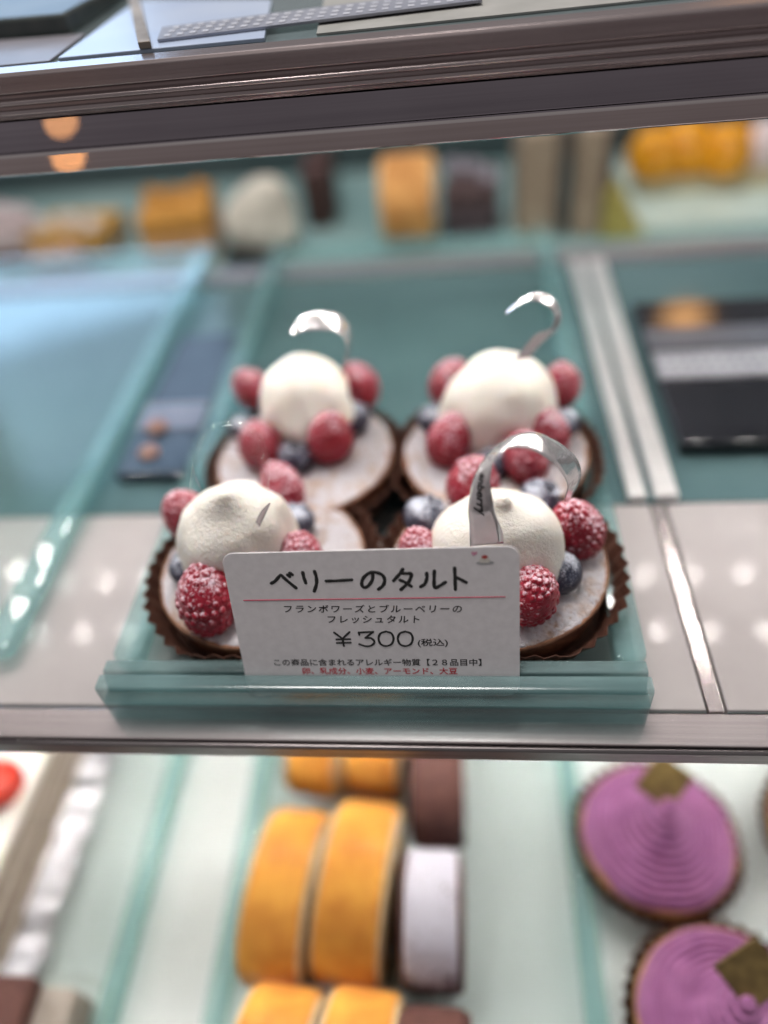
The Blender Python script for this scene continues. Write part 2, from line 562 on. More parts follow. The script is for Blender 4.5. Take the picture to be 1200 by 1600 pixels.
box('top_pane', GLASS_SHELF, ux0, ux1, 0.1237, 0.272, 0.1470, 0.1527, 0.0003, upr)
led_bar(-0.44, 0.44, 0.1238, 0.175, 0.1268, 0.1277, (0.1262, 0.165), LED, upr, 0.0265)

# shop reflections in the top pane, built as flat coloured pieces on it
p = prism_z('blue_reflection', [(-0.0875, 0.1262), (-0.0259, 0.1269), (-0.0336, 0.1822), (-0.0891, 0.2088)], 0.1529, 0.1540, varied('pale_blue_reflection', (0.42, 0.50, 0.66), (0.50, 0.57, 0.70), 25, 0.3), None, 0.0002)
tag(p, 'pale blue sheet put in for a reflection in the glass above the top rail', 'reflection')
p = prism_z('dark_reflection', [(-0.2352, 0.1738), (-0.098, 0.1626), (-0.0952, 0.234), (-0.2352, 0.269)], 0.1529, 0.159, varied('dark_reflection', (0.03, 0.045, 0.045), (0.09, 0.10, 0.09), 40, 0.35), None, 0.001)
tag(p, 'dark slab put in for a reflection in the glass at the far upper left corner', 'dark reflection slab')
p = prism_z('grey_reflection', [(-0.2352, 0.1262), (-0.0903, 0.1262), (-0.0917, 0.1598), (-0.2352, 0.171)], 0.1529, 0.1535, varied('grey_reflection', (0.19, 0.18, 0.20), (0.26, 0.245, 0.27), 30, 0.4), None, 0.0001)
tag(p, 'grey mauve reflection in the top glass, built as a mat before the dark one', 'mat')
p = prism_z('beige_reflection', [(-0.0623, 0.1259), (-0.0586, 0.1259), (-0.0896, 0.2116), (-0.0936, 0.2116)], 0.1542, 0.1560, varied('beige_reflection', (0.10, 0.08, 0.06), (0.42, 0.36, 0.30), 40, 0.5), None, 0.0002)
tag(p, 'narrow beige reflection in the top glass, built as a strip over the pale blue one', 'strip')
p = prism_z('grey_beige_reflection', [(-0.0112, 0.1284), (0.1078, 0.1325), (0.1078, 0.199), (-0.0168, 0.199)], 0.1529, 0.1535, varied('grey_beige_reflection', (0.34, 0.335, 0.31), (0.42, 0.41, 0.385), 60, 0.4), None, 0.0001)
tag(p, 'grey beige reflection in the top glass, built as a card beside the dotted one', 'reflection card')
pf = thing('dotted_reflection', 'rows of pale dots reflected in the top glass, built as a dotted grey strip', 'strip')  # LED rows mirrored in the pane, built as a dotted strip
prism_z('plate', [(-0.0588, 0.1325), (0.0357, 0.1437), (0.0343, 0.1619), (-0.0623, 0.1493)], 0.1542, 0.1550, varied('blue_grey_reflection', (0.24, 0.25, 0.30), (0.31, 0.32, 0.37), 40, 0.4), pf, 0.0001)
vs, fs = [], []
for i in range(24):
    for j in range(3):
        x = -0.0567 + i * 0.00378
        y = 0.1363 + j * 0.0050 + i * 0.00043
        b = len(vs)
        for dx, dy in ((-0.001, -0.0013), (0.001, -0.0013), (0.001, 0.0013), (-0.001, 0.0013)):
            vs.append((x + dx, y + dy, 0.15515))
        fs.append((b, b + 1, b + 2, b + 3))
link('dots', mesh_from('dots', vs, fs), varied('pale_dots', (0.50, 0.51, 0.57), (0.60, 0.61, 0.66), 90, 0.4), pf, False)

# ------------------------------------------------------------------ glass trays
def glass_tray(name, label, cat, loc, group, GLASS_TRAY=GLASS_TRAY, GLASS_LIP=GLASS_LIP):
    t = thing(name, label, cat, loc, 0, group)
    prism_z('base', rounded_rect(-0.0840, 0.0785, 0.0155, 0.315, 0.004), 0.0012, 0.0052, GLASS_TRAY, t, 0.0005)
    for x0, x1 in ((-0.0858, -0.0765), (0.0710, 0.0803)):
        prism_z('side_lip', rounded_rect(x0, x1, 0.0150, 0.316, 0.0035), 0.0054, 0.0118, GLASS_LIP, t, 0.0008)
    box('back_lip', GLASS_LIP, -0.0762, 0.0707, 0.309, 0.3155, 0.0054, 0.0100, 0.0006, t)
    return t

def copy_tree(o, parent=None):
    c = o.copy()
    C.objects.link(c)
    if parent is not None:
        c.parent = parent
    for ch in list(o.children):
        copy_tree(ch, c)
    return c

G = 'glass trays on the shelves'
tray = glass_tray('glass_tray', 'glass tray with raised side lips holding the four berry tarts', 'glass tray', (0, 0, 0), G)
low_tray = glass_tray('glass_tray', 'glass tray on the lower shelf under the orange roll cakes', 'glass tray', (0.0, -0.115, -0.167), G, GLASS_LOW, LIP_LOW)
for src, loc, lab in ((tray, (-0.2035, 0.004, 0), 'empty bluish glass tray to the left of the tray holding the berry tarts'),
                 (low_tray, (-0.2035, -0.115, -0.167), 'glass tray on the lower shelf under the strawberry layer cake')):
    c = copy_tree(src)
    c.location = loc
    c['label'] = lab

# ------------------------------------------------------------------ glass card holder
hold = thing('card_holder', 'teal glass bar holder gripping the price card on the front rail', 'card holder')
hx0, hx1 = -0.0842, 0.0788
prism = rounded_rect(hx0, hx1, 0.0005, 0.0112, 0.0016, 4)
prism_z('base_slab', prism, 0.0006, 0.0093, GLASS_BAR, hold, 0.0006)
extrude_x('front_bar', [(0.0005, 0.0096), (0.0030, 0.0096), (0.0057, 0.0180), (0.0012, 0.0180), (0.0005, 0.0172)], hx0 + 0.0006, hx1 - 0.0004, GLASS_BAR, hold, 0.0007)
extrude_x('rear_bar', [(0.0040, 0.0096), (0.0111, 0.0096), (0.0111, 0.0174), (0.0105, 0.0180), (0.0067, 0.0180)], hx0 + 0.0012, hx1 - 0.0010, GLASS_BAR, hold, 0.0006)

# ------------------------------------------------------------------ price card
ca, croll = math.radians(18.5), math.radians(0.7)
c_n = Vector((0, -math.cos(ca), math.sin(ca)))
c_u0 = Vector((0, math.sin(ca), math.cos(ca)))
c_x0 = Vector((1, 0, 0))
c_x = math.cos(croll) * c_x0 + math.sin(croll) * c_u0
c_u = -math.sin(croll) * c_x0 + math.cos(croll) * c_u0
c_p = Vector((0.0019, 0.0061, 0.018))
card = thing('price_card', 'white price card with black lettering standing in the glass holder', 'price card')
card.matrix_world = Matrix.Translation(c_p) @ Matrix((c_x, c_u, c_n)).transposed().to_4x4()
mm = 0.001
prism_z('card_sheet', rounded_rect(-40.2 * mm, 40.2 * mm, -8.2 * mm, 41.1 * mm, 3.4 * mm, 8), -0.0004, 0.0, CARD, card, 0.00012)

def stroke(verts, faces, pts, r, h=0.00012, sub=6, nring=8, lift=0.0):
    """one brush stroke as a flattened round-ended bead half sunk in the card (units mm)"""
    path = smooth_path([(x, y, 0) for x, y in pts], sub)
    n = len(path)
    rings = []
    def tang(i):
        a, b = path[max(0, i - 1)], path[min(n - 1, i + 1)]
        d = b - a
        return d.normalized() if d.length > 1e-9 else Vector((1, 0, 0))
    for cpi in range(4):                       # round start
        a = PI / 2 * cpi / 4
        rings.append((path[0] - tang(0) * r * math.cos(a), tang(0), max(r * math.sin(a), 1e-3)))
    for i in range(n):
        rings.append((path[i], tang(i), r * (1.0 + 0.07 * math.sin(i * 0.9))))
    for cpi in range(1, 5):
        a = PI / 2 * cpi / 4
        rings.append((path[-1] + tang(n - 1) * r * math.sin(a), tang(n - 1), max(r * math.cos(a), 1e-3)))
    b0 = len(verts)
    for cpt, t, rr in rings:
        s = Vector((-t.y, t.x, 0))
        for k in range(nring):
            a = 2 * PI * k / nring
            q = cpt + s * rr * math.cos(a)
            verts.append((q.x * mm, q.y * mm, lift + h * (rr / r) * math.sin(a)))
    for i in range(len(rings) - 1):
        for k in range(nring):
            k2 = (k + 1) % nring
            faces.append((b0 + i * nring + k, b0 + i * nring + k2, b0 + (i + 1) * nring + k2, b0 + (i + 1) * nring + k))
    faces.append(tuple(b0 + k for k in range(nring))[::-1])
    faces.append(tuple(b0 + (len(rings) - 1) * nring + k for k in range(nring)))

def strokes(name, lst, r, m, parent, sub=6):
    vs, fs = [], []
    for i, s in enumerate(lst):
        stroke(vs, fs, s, r, sub=sub, lift=i * 1e-6)
    return link(name, mesh_from(name, vs, fs), m, parent)

TITLE = [[(-27.46, 31.37), (-26.3, 32.06), (-24.8, 33.64), (-24.21, 33.74), (-23.24, 32.47), (-20.73, 29.7)], [(-22.51, 33.94), (-22.01, 33.39)], [(-21.8, 34.51), (-21.2, 33.96)],
         [(-18.19, 34.6), (-18.08, 33.05), (-17.79, 31.25)], [(-14.89, 34.86), (-14.61, 32.96), (-14.81, 30.88), (-15.72, 28.55)], [(-12.0, 31.71), (-8.99, 31.75), (-4.94, 31.95)],
         [(1.07, 33.86), (0.68, 31.69), (-0.62, 29.82), (-1.88, 29.49), (-2.28, 30.76), (-1.43, 32.75), (0.48, 34.11), (2.25, 34.0), (3.7, 33.09), (4.08, 31.43), (3.44, 29.84), (2.17, 28.74)],
         [(9.25, 34.92), (8.29, 33.44), (6.52, 31.37)], [(8.96, 33.65), (10.32, 33.56), (11.42, 33.47), (11.25, 32.31), (10.37, 30.57), (8.3, 28.48)], [(8.31, 31.5), (9.62, 30.76), (11.16, 29.48)],
         [(15.59, 33.48), (15.55, 31.91), (14.9, 30.16), (13.74, 29.3)], [(17.67, 34.12), (17.49, 31.56), (17.51, 28.92), (18.9, 29.47), (20.46, 30.55)],
         [(23.12, 34.9), (23.11, 32.01), (23.07, 28.19)], [(23.22, 32.12), (24.48, 31.39), (26.04, 30.36)]]
strokes('title_lettering', TITLE, 0.50, INK, card)
PRICE = [[(-11.7, 14.67), (-9.52, 12.52)], [(-7.3, 14.73), (-9.52, 12.52)], [(-9.52, 12.52), (-9.4, 9.99)], [(-11.27, 12.29), (-7.38, 12.36)], [(-11.29, 11.05), (-7.34, 11.13)],
         [(-4.65, 14.62), (-4.58, 13.8)], [(-4.6, 14.55), (-0.55, 14.8)], [(-0.55, 14.75), (-2.89, 12.74)], [(-2.89, 12.7), (-1.31, 12.55), (-0.45, 11.29), (-1.42, 10.08), (-3.05, 9.84), (-4.87, 10.58)],
         [(3.13, 14.82), (1.49, 14.15), (0.81, 12.37), (1.29, 10.49), (2.73, 9.83), (4.33, 10.45), (5.05, 12.31), (4.61, 14.1), (3.13, 14.82)],
         [(8.55, 14.73), (6.98, 14.06), (6.27, 12.29), (6.77, 10.42), (8.21, 9.75), (9.79, 10.38), (10.49, 12.23), (10.03, 14.01), (8.55, 14.73)]]
strokes('price_lettering', PRICE, 0.33, INK, card)
strokes('rule_line', [[(-36.2, 25.98), (0, 25.75), (36.3, 25.55)]], 0.16, RULE_INK, card)

def text_mesh(body, bold=0.0, spacing=1.0, shear=0.0):
    c = bpy.data.curves.new('lettering', 'FONT')
    c.body = body
    c.offset = bold
    c.space_character = spacing
    c.shear = shear
    c.resolution_u = 3
    o = bpy.data.objects.new('lettering', c)
    C.objects.link(o)
    dg = bpy.context.evaluated_depsgraph_get()
    me = bpy.data.meshes.new_from_object(o.evaluated_get(dg))
    bpy.data.objects.remove(o)
    bpy.data.curves.remove(c)
    me.materials.clear()
    return me

def text_on_card(name, body, x0, x1, y0, y1, m, bold=0.0, spacing=1.0, slope=0.0, shear=0.0):
    me = text_mesh(body, bold, spacing, shear)
    xs = [v.co.x for v in me.vertices]
    ys = [v.co.y for v in me.vertices]
    ax, bx, ay, by = min(xs), max(xs), min(ys), max(ys)
    for v in me.vertices:
        u = (v.co.x - ax) / (bx - ax)
        v.co = Vector(((x0 + u * (x1 - x0)) * mm, (y0 + slope * u + (v.co.y - ay) / (by - ay) * (y1 - y0)) * mm, 0.00005))
    return link(name, me, m, card, smooth=False)

text_on_card('description_lettering', 'フランボワーズとブルーベリーの', -25.0, 24.6, 21.7, 24.3, INK, 0.012, 1.25, -0.95, 0.12)
text_on_card('description_lettering', 'フレッシュタルト', -13.0, 12.8, 17.9, 20.5, INK, 0.012, 1.25, -0.45, 0.12)
text_on_card('tax_lettering', '(税込)', 11.8, 20.3, 9.25, 12.2, INK, 0.012)
text_on_card('allergen_lettering', 'この商品に含まれるアレルギー物質【２８品目中】', -30.7, 29.5, 3.2, 5.7, INK, 0.014, 1.0, -0.6)
text_on_card('allergen_list_lettering', '卵、乳成分、小麦、アーモンド、大豆', -22.75, 22.6, 0.0, 2.45, RED_INK, 0.018, 1.0, -0.4)

# small printed picture: a heart and a cake on a plate
def flat_shape(name, polys, m, z):
    vs, fs = [], []
    for poly in polys:
        b = len(vs)
        vs += [(x * mm, y * mm, z) for x, y in poly]
        fs.append(tuple(range(b, b + len(poly))))
    me = bpy.data.meshes.new(name)
    me.from_pydata(vs, [], fs)
    me.update()
    return link(name, me, m, card, smooth=False)
def ell(cx, cy_, rx, ry, n=20, a0=0, a1=2 * PI):
    return [(cx + rx * math.cos(a0 + (a1 - a0) * i / n), cy_ + ry * math.sin(a0 + (a1 - a0) * i / n)) for i in range(n)]
heart = [(28.2, 38.5), (29.1, 39.0), (29.25, 39.6), (28.8, 39.75), (28.45, 39.4), (28.1, 39.8), (27.65, 39.6), (27.75, 39.0)]
flat_shape('printed_heart', [heart], varied('print_pink', (0.62, 0.22, 0.36), (0.70, 0.30, 0.42), 400, 0.5), 0.00005)
flat_shape('printed_plate', [ell(31.2, 36.25, 2.4, 0.62)], varied('print_grey', (0.36, 0.36, 0.37), (0.48, 0.47, 0.48), 900, 0.5), 0.00005)
flat_shape('printed_cake', [[(29.9, 36.3), (32.2, 36.3), (32.5, 37.3), (32.0, 38.0), (30.1, 37.9), (29.6, 37.2)]], varied('print_cream', (0.66, 0.62, 0.55), (0.80, 0.76, 0.70), 1500, 0.5), 0.00008)
flat_shape('printed_strawberry', [ell(31.1, 38.1, 0.85, 0.55)], varied('print_red', (0.45, 0.06, 0.06), (0.55, 0.10, 0.08), 600, 0.5), 0.00011)

# ------------------------------------------------------------------ berries
def fib_dirs(n, jitter=0.0):
    res = []
    for i in range(n):
        z = 1 - 2 * (i + 0.5) / n
        a = i * PI * (3 - math.sqrt(5))
        s = math.sqrt(max(0, 1 - z * z))
        res.append(Vector((s * math.cos(a) + random.uniform(-jitter, jitter), s * math.sin(a) + random.uniform(-jitter, jitter), z)).normalized())
    return res

def raspberry_mesh(seed):
    """unit-radius raspberry: rows of round drupelets over a blunt cone"""
    random.seed(seed)
    bm = bmesh.new()
    def body(d):
        z = d.z
        w = 1.0 - 0.16 * max(0, z) - 0.05 * max(0, -z)
        return Vector((d.x * 0.86 * w, d.y * 0.86 * w, z * 1.06))
    rows = 11
    for j in range(rows):
        lat = -PI / 2 + PI * (j + 0.5) / rows
        cnt = max(1, round(20 * math.cos(lat)))
        off = random.uniform(0, 6.28)
        for k in range(cnt):
            a = off + 2 * PI * k / cnt + random.uniform(-0.06, 0.06)
            la = lat + random.uniform(-0.05, 0.05)
            d = Vector((math.cos(la) * math.cos(a), math.cos(la) * math.sin(a), math.sin(la)))
            r = random.uniform(0.150, 0.172)
            mat = Matrix.Translation(body(d)) @ Matrix.Diagonal((r, r, r * random.uniform(0.9, 1.1), 1))
            bmesh.ops.create_icosphere(bm, subdivisions=2, radius=1.0, matrix=mat)
    core = Matrix.Diagonal((0.945, 0.945, 1.135, 1))
    bmesh.ops.create_icosphere(bm, subdivisions=3, radius=1.0, matrix=core)
    me = bpy.data.meshes.new('raspberry')
    bm.to_mesh(me)
    bm.free()
    me.materials.append(RASP)
    for p_ in me.polygons:
        p_.use_smooth = True
    return me

def blueberry_mesh():
    vs, fs = [], []
    nl, na = 28, 40
    for i in range(nl + 1):
        th = PI * i / nl
        for k in range(na):
            a = 2 * PI * k / na
            r, z = math.sin(th), math.cos(th) * 0.90
            if th < 0.62:
                lobes = 0.5 + 0.5 * math.cos(5 * a)
                rim = math.exp(-((th - 0.46) / 0.10) ** 2)
                z += rim * (0.05 + 0.10 * lobes)
                if th < 0.42:
                    z -= 0.16 * (1 - (th / 0.42) ** 3)
            vs.append((r * math.cos(a), r * math.sin(a), z))
    for i in range(nl):
        for k in range(na):
            k2 = (k + 1) % na
            fs.append((i * na + k, (i + 1) * na + k, (i + 1) * na + k2, i * na + k2))
    me = mesh_from('blueberry', vs, fs)
    me.materials.append(BLUE)
    for p_ in me.polygons:
        p_.use_smooth = True
    return me

RASP_MESH = [raspberry_mesh(s) for s in (3, 11, 23)]
BLUE_MESH = blueberry_mesh()
calyx_me = lathe('calyx', [(0.30, 0.755), (0.22, 0.765), (0.1, 0.76), (0.02, 0.75)], 20, rfun=lambda r, z, a: r * (1 + 0.18 * math.cos(5 * a)))
calyx_me.materials.append(CALYX)

# ------------------------------------------------------------------ tarts
def paper_cup(parent, r0, r1, h, z0=0.0, flutes=42, amp=0.0011, clamp=-9.0):
    rows = 7
    ns = flutes * 4
    vs, fs = [], []
    for i in range(rows + 1):
        t = i / rows
        for k in range(ns):
            a = 2 * PI * k / ns
            tri = abs(((k / 4.0) % 1.0) * 2 - 1) * 2 - 1
            wob = noise.noise(Vector((math.cos(a) * 2.5, math.sin(a) * 2.5, parent.location.x * 90)))
            r = r0 + (r1 - r0) * t ** 1.15 + amp * (0.25 + 0.75 * t) * tri + 0.0009 * wob * t
            z = z0 + h * t * (1 + 0.07 * wob)
            vs.append((r * math.cos(a), max(r * math.sin(a), clamp - parent.location.y + 0.0006 * tri), z))
    for i in range(rows):
        for k in range(ns):
            k2 = (k + 1) % ns
            fs.append((i * ns + k, i * ns + k2, (i + 1) * ns + k2, (i + 1) * ns + k))
    fs.append(tuple(range(ns))[::-1])
    me = mesh_from('paper_cup', vs, fs)
    o = link('paper_cup', me, PAPER, parent, smooth=False)
    sol = o.modifiers.new('thickness', 'SOLIDIFY')
    sol.thickness = 0.00025
    return o

def cream_mesh(R, H, lean, seed, prof, squash=(1, 1)):
    vs, fs = [], []
    pr = smooth_prof(prof, 6)
    ns = 72
    for r, t in pr:
        for k in range(ns):
            a = 2 * PI * k / ns
            q = Vector((math.cos(a) * r, math.sin(a) * r, t))
            nz = noise.noise(q * 1.3 + Vector((seed, 0, 0))) * 0.15 + noise.noise(q * 3.2 + Vector((0, seed, 0))) * 0.035 + 0.016 * math.sin(a * 2 + t * 10 + seed) * min(1, r * 1.6)
            rr = R * r * (1 + nz)
            l = max(0, t - 0.35) ** 1.6
            vs.append((rr * math.cos(a) * squash[0] + lean[0] * l, rr * math.sin(a) * squash[1] + lean[1] * l, H * t * (1 + 0.03 * noise.noise(q * 2 + Vector((3, seed, 1))))))
    n = len(pr)
    for i in range(n - 1):
        for k in range(ns):
            k2 = (k + 1) % ns
            fs.append((i * ns + k, i * ns + k2, (i + 1) * ns + k2, (i + 1) * ns + k))
    fs.append(tuple(range(ns))[::-1])
    fs.append(tuple(range((n - 1) * ns, n * ns)))
    return mesh_from('cream', vs, fs)

DOME = [(0.72, 0.0), (0.93, 0.10), (1.0, 0.26), (0.97, 0.45), (0.83, 0.64), (0.60, 0.79), (0.36, 0.875), (0.20, 0.93), (0.145, 0.97), (0.11, 1.02), (0.05, 1.06), (0.0, 1.065)]
PEAK = [(0.76, 0.0), (0.96, 0.10), (1.0, 0.25), (0.99, 0.46), (0.93, 0.61), (0.80, 0.73), (0.62, 0.82), (0.46, 0.89), (0.33, 0.96), (0.21, 1.03), (0.10, 1.09), (0.0, 1.11)]
CURL = [(0.78, 0.0), (0.96, 0.10), (1.0, 0.26), (0.96, 0.44), (0.86, 0.60), (0.68, 0.76), (0.46, 0.87), (0.27, 0.94), (0.13, 0.985), (0.05, 1.02), (0.0, 1.035)]
ROUND = [(0.74, 0.0), (0.95, 0.12), (1.0, 0.30), (0.96, 0.50), (0.83, 0.69), (0.60, 0.85), (0.34, 0.945), (0.14, 0.985), (0.06, 1.01), (0.0, 1.02)]

def berry(kind, parent, loc, r, i):
    rnd = random.Random(int(loc[0] * 1e5) * 31 + int(loc[1] * 1e5) * 7 + i)
    if kind == 'r':
        o = bpy.data.objects.new('raspberry', RASP_MESH[rnd.randrange(3)])
        o.scale = (r * 1.0, r * 1.0, r * 1.18)
        o.rotation_euler = (rnd.uniform(-0.35, 0.35), rnd.uniform(-0.35, 0.35), rnd.uniform(0, 6.28))
    else:
        o = bpy.data.objects.new('blueberry', BLUE_MESH)
        o.scale = (r, r, r)
        o.rotation_euler = (rnd.uniform(-0.5, 0.75), rnd.uniform(-0.6, 0.6), rnd.uniform(0, 6.28))
    C.objects.link(o)
    o.parent = parent
    o.location = loc
    if kind == 'b':
        c = bpy.data.objects.new('calyx', calyx_me)
        C.objects.link(c)
        c.parent = o
    return o

def tart(label, cx, cy_, cream, berries, seed, rp=0.0385, rise=0.0):
    t = thing('berry_tart', label, 'berry tart', (cx, cy_, 0.0054), 0.0, 'berry tarts on the glass tray')
    paper_cup(t, 0.0343, rp, 0.0132, clamp=0.0118, amp=0.0009)
    ir = lambda r, z, a: r * (1 + 0.010 * noise.noise(Vector((math.cos(a) * 3, math.sin(a) * 3, seed + z * 60))))
    link('pastry_shell', lathe('pastry_shell', smooth_prof([(0.0300, 0.0005), (0.0318, 0.002), (0.0332, 0.008), (0.0343, 0.0125), (0.0346, 0.0139), (0.0340, 0.0146), (0.0328, 0.0142)], 3), 96, ir), DARK_PASTRY, t)
    prof = [(0.0342, 0.0125)] + [(0.0341 * (1 - i / 60) + 1e-5, 0.0145 + 0.0018 * (1 - (1 - i / 60) ** 4)) for i in range(61)]
    prof[1] = (0.0340, 0.0141)
    fr = lambda r, z, a: r * (1 + 0.014 * noise.noise(Vector((math.cos(a) * 2.2, math.sin(a) * 2.2, seed))) + 0.006 * noise.noise(Vector((math.cos(a) * 14, math.sin(a) * 14, seed + r * 300))))
    fz = lambda r, z, a: z + 0.0008 * noise.noise(Vector((r * math.cos(a) * 90, r * math.sin(a) * 90, seed))) + 0.0006 * noise.noise(Vector((r * math.cos(a) * 520, r * math.sin(a) * 520, seed)))
    link('filling', lathe('filling', prof, 220, fr, fz), TART_TOP, t)
    (ox, oy, R, H, lean, pf_, sq) = cream
    c = link('cream', cream_mesh(R, H, lean, seed, pf_, sq), CREAM, t)
    c.location = (ox - cx, oy - cy_, 0.0150 + rise)
    for i, (k, x, y, z, r) in enumerate(berries):
        berry(k, t, (x - cx, y - cy_, z - 0.0054), r, i)
    return t

t_fr = tart('tart with a silver ribbon looped over its cream, behind the price card top right corner', 0.0378, 0.0475,
            (0.0366, 0.0425, 0.0202, 0.0330, (0.003, -0.004), DOME, (1.04, 0.95)),
            [('r', 0.0624, 0.0521, 0.0292, 0.0088), ('r', 0.0455, 0.0257, 0.0294, 0.0090), ('r', 0.0303, 0.0728, 0.0296, 0.0092), ('r', 0.0138, 0.0425, 0.0282, 0.0076),
             ('b', 0.0144, 0.0610, 0.0271, 0.0077), ('b', 0.0524, 0.0686, 0.0268, 0.0073), ('b', 0.0559, 0.0365, 0.0265, 0.0068)], 1.3, 0.0408)
t_fl = tart('tart with a pointed cream peak and big raspberry at the price card\'s left edge', -0.0402, 0.0480,
            (-0.0460, 0.0470, 0.0184, 0.0365, (0.0070, -0.0120), PEAK, (1.0, 1.0)),
            [('r', -0.0512, 0.0248, 0.0298, 0.0094), ('r', -0.0365, 0.0753, 0.0282, 0.0077), ('r', -0.0679, 0.0629, 0.0286, 0.0082), ('r', -0.0245, 0.0404, 0.0285, 0.0079),
             ('b', -0.0296, 0.0614, 0.0262, 0.0064), ('b', -0.0626, 0.0411, 0.0260, 0.0062)], 4.7, 0.0402)
t_bl = tart('berry tart behind the peaked one, with a short curved foil ribbon above its smooth cream', -0.0340, 0.1045,
            (-0.0330, 0.1160, 0.0182, 0.0285, (0.001, 0.0), CURL, (1.0, 1.0)),
            [('r', -0.0486, 0.0989, 0.0290, 0.0086), ('r', -0.0229, 0.1016, 0.0298, 0.0094), ('r', -0.0142, 0.1369, 0.0283, 0.0078), ('r', -0.0594, 0.1369, 0.0283, 0.0078),
             ('b', -0.0352, 0.0950, 0.0262, 0.0066), ('b', -0.0150, 0.1165, 0.0270, 0.0068), ('b', -0.0598, 0.1149, 0.0255, 0.0056)], 8.1, 0.0395, 0.007)
t_br = tart('berry tart at the rear with a foil ribbon curled like a hook over its cream', 0.0390, 0.1030,
            (0.0418, 0.1115, 0.0210, 0.0365, (-0.001, 0.0), CURL, (1.03, 0.97)),
            [('r', 0.0223, 0.0980, 0.0290, 0.0086), ('r', 0.0566, 0.1013, 0.0292, 0.0088), ('r', 0.0222, 0.1369, 0.0283, 0.0078), ('r', 0.0661, 0.1317, 0.0281, 0.0076),
             ('r', 0.0493, 0.0878, 0.0286, 0.0081), ('b', 0.0160, 0.1150, 0.0262, 0.0062), ('b', 0.0645, 0.1090, 0.0264, 0.0064), ('b', 0.0377, 0.0892, 0.0257, 0.0057)], 12.9, 0.0402)

# ------------------------------------------------------------------ ribbons stuck in the cream
def ribbon(parent, A, B, m, sub=8, nw=5, name='foil_ribbon', crinkle=0.0003):
    inv = -parent.location
    a, b = smooth_path(A, sub), smooth_path(B, sub)
    vs, fs = [], []
    for i in range(len(a)):
        for j in range(nw + 1):
            t = j / nw
            q = a[i].lerp(b[i], t)
            q = q + Vector((1, 1, 1)) * crinkle * noise.noise(q * 160)
            vs.append(q + inv)
    for i in range(len(a) - 1):
        for j in range(nw):
            k = i * (nw + 1) + j
            fs.append((k, k + 1, k + nw + 2, k + nw + 1))
    o = link(name, mesh_from(name, vs, fs), m, parent)
    sol = o.modifiers.new('thickness', 'SOLIDIFY')
    sol.thickness = 0.00006
    sol.offset = 0
    return o, a, b

FA = [(0.0288, 0.0262, 0.0500), (0.0289, 0.0270, 0.0558), (0.0286, 0.029, 0.063), (0.0297, 0.032, 0.0683), (0.0322, 0.035, 0.0729), (0.0361, 0.038, 0.0757), (0.042, 0.041, 0.0771), (0.0487, 0.044, 0.0742), (0.0547, 0.046, 0.0686), (0.0593, 0.047, 0.0616), (0.0608, 0.048, 0.0544), (0.0583, 0.049, 0.044)]
FB = [(0.0380, 0.0272, 0.0500), (0.0372, 0.0275, 0.0558), (0.0353, 0.0285, 0.0633), (0.0343, 0.0295, 0.0704), (0.0351, 0.031, 0.0756), (0.0369, 0.0325, 0.0783), (0.0399, 0.034, 0.0782), (0.0449, 0.0355, 0.0761), (0.0499, 0.037, 0.0714), (0.0534, 0.0385, 0.0657), (0.0557, 0.04, 0.0596), (0.0555, 0.042, 0.0516)]
fo, ra, rb_ = ribbon(t_fr, FA, FB, FOIL)
# printed word running down the left leg of the ribbon
def text_on_ribbon(parent, ra, rb_, body, s0, s1, w0, w1, loc):
    me = text_mesh(body, 0.022, 1.0, 0.3)
    xs = [v.co.x for v in me.vertices]
    ys = [v.co.y for v in me.vertices]
    ax, bx, ay, by = min(xs), max(xs), min(ys), max(ys)
    n = len(ra) - 1
    cam_p = cam.matrix_world.translation
    for v in me.vertices:
        s = s0 + (s1 - s0) * (v.co.x - ax) / (bx - ax)
        w = w0 + (w1 - w0) * (v.co.y - ay) / (by - ay)
        f = min(max(s * n, 0), n - 1e-6)
        i = int(f)
        fr_ = f - i
        pa, pb = ra[i].lerp(ra[i + 1], fr_), rb_[i].lerp(rb_[i + 1], fr_)
        q = pa.lerp(pb, w)
        nn = (pb - pa).cross(ra[i + 1] - ra[i]).normalized()
        if nn.y > 0:
            nn = -nn
        q = q + Vector((1, 1, 1)) * 0.0003 * noise.noise(q * 160)
        v.co = q + nn * 0.00022 - loc
    return link('lettering', me, INK, parent, smooth=False)
text_on_ribbon(fo, ra, rb_, 'anberry', 0.315, 0.145, 0.22, 0.70, t_fr.location)

FLA = [(-0.0484, 0.0335, 0.0440), (-0.0487, 0.034, 0.0456), (-0.0517, 0.038, 0.0568), (-0.0512, 0.04, 0.0633), (-0.0480, 0.042, 0.0685), (-0.0430, 0.044, 0.0712), (-0.0380, 0.045, 0.0712), (-0.0335, 0.045, 0.0685), (-0.0302, 0.0435, 0.0640), (-0.0292, 0.040, 0.0575), (-0.0335, 0.036, 0.0480), (-0.0345, 0.0355, 0.0455)]
FLB = [(q[0] + 0.0004, q[1] + 0.008, q[2] + 0.0045) for q in FLA]
fl_o, a_, b_ = ribbon(t_fl, FLA, FLB, FILM_THIN, name='film_ribbon', crinkle=0.0001)
FLF_A = [(-0.0358, 0.0350, 0.0462), (-0.0356, 0.036, 0.0474), (-0.0319, 0.038, 0.0535), (-0.0288, 0.039, 0.0563)]
FLF_B = [(-0.0339, 0.0350, 0.0462), (-0.0336, 0.036, 0.0476), (-0.0306, 0.038, 0.0524), (-0.0285, 0.039, 0.0560)]
ribbon(t_fl, FLF_A, FLF_B, FOIL, name='foil_tip', nw=3, crinkle=0.0)

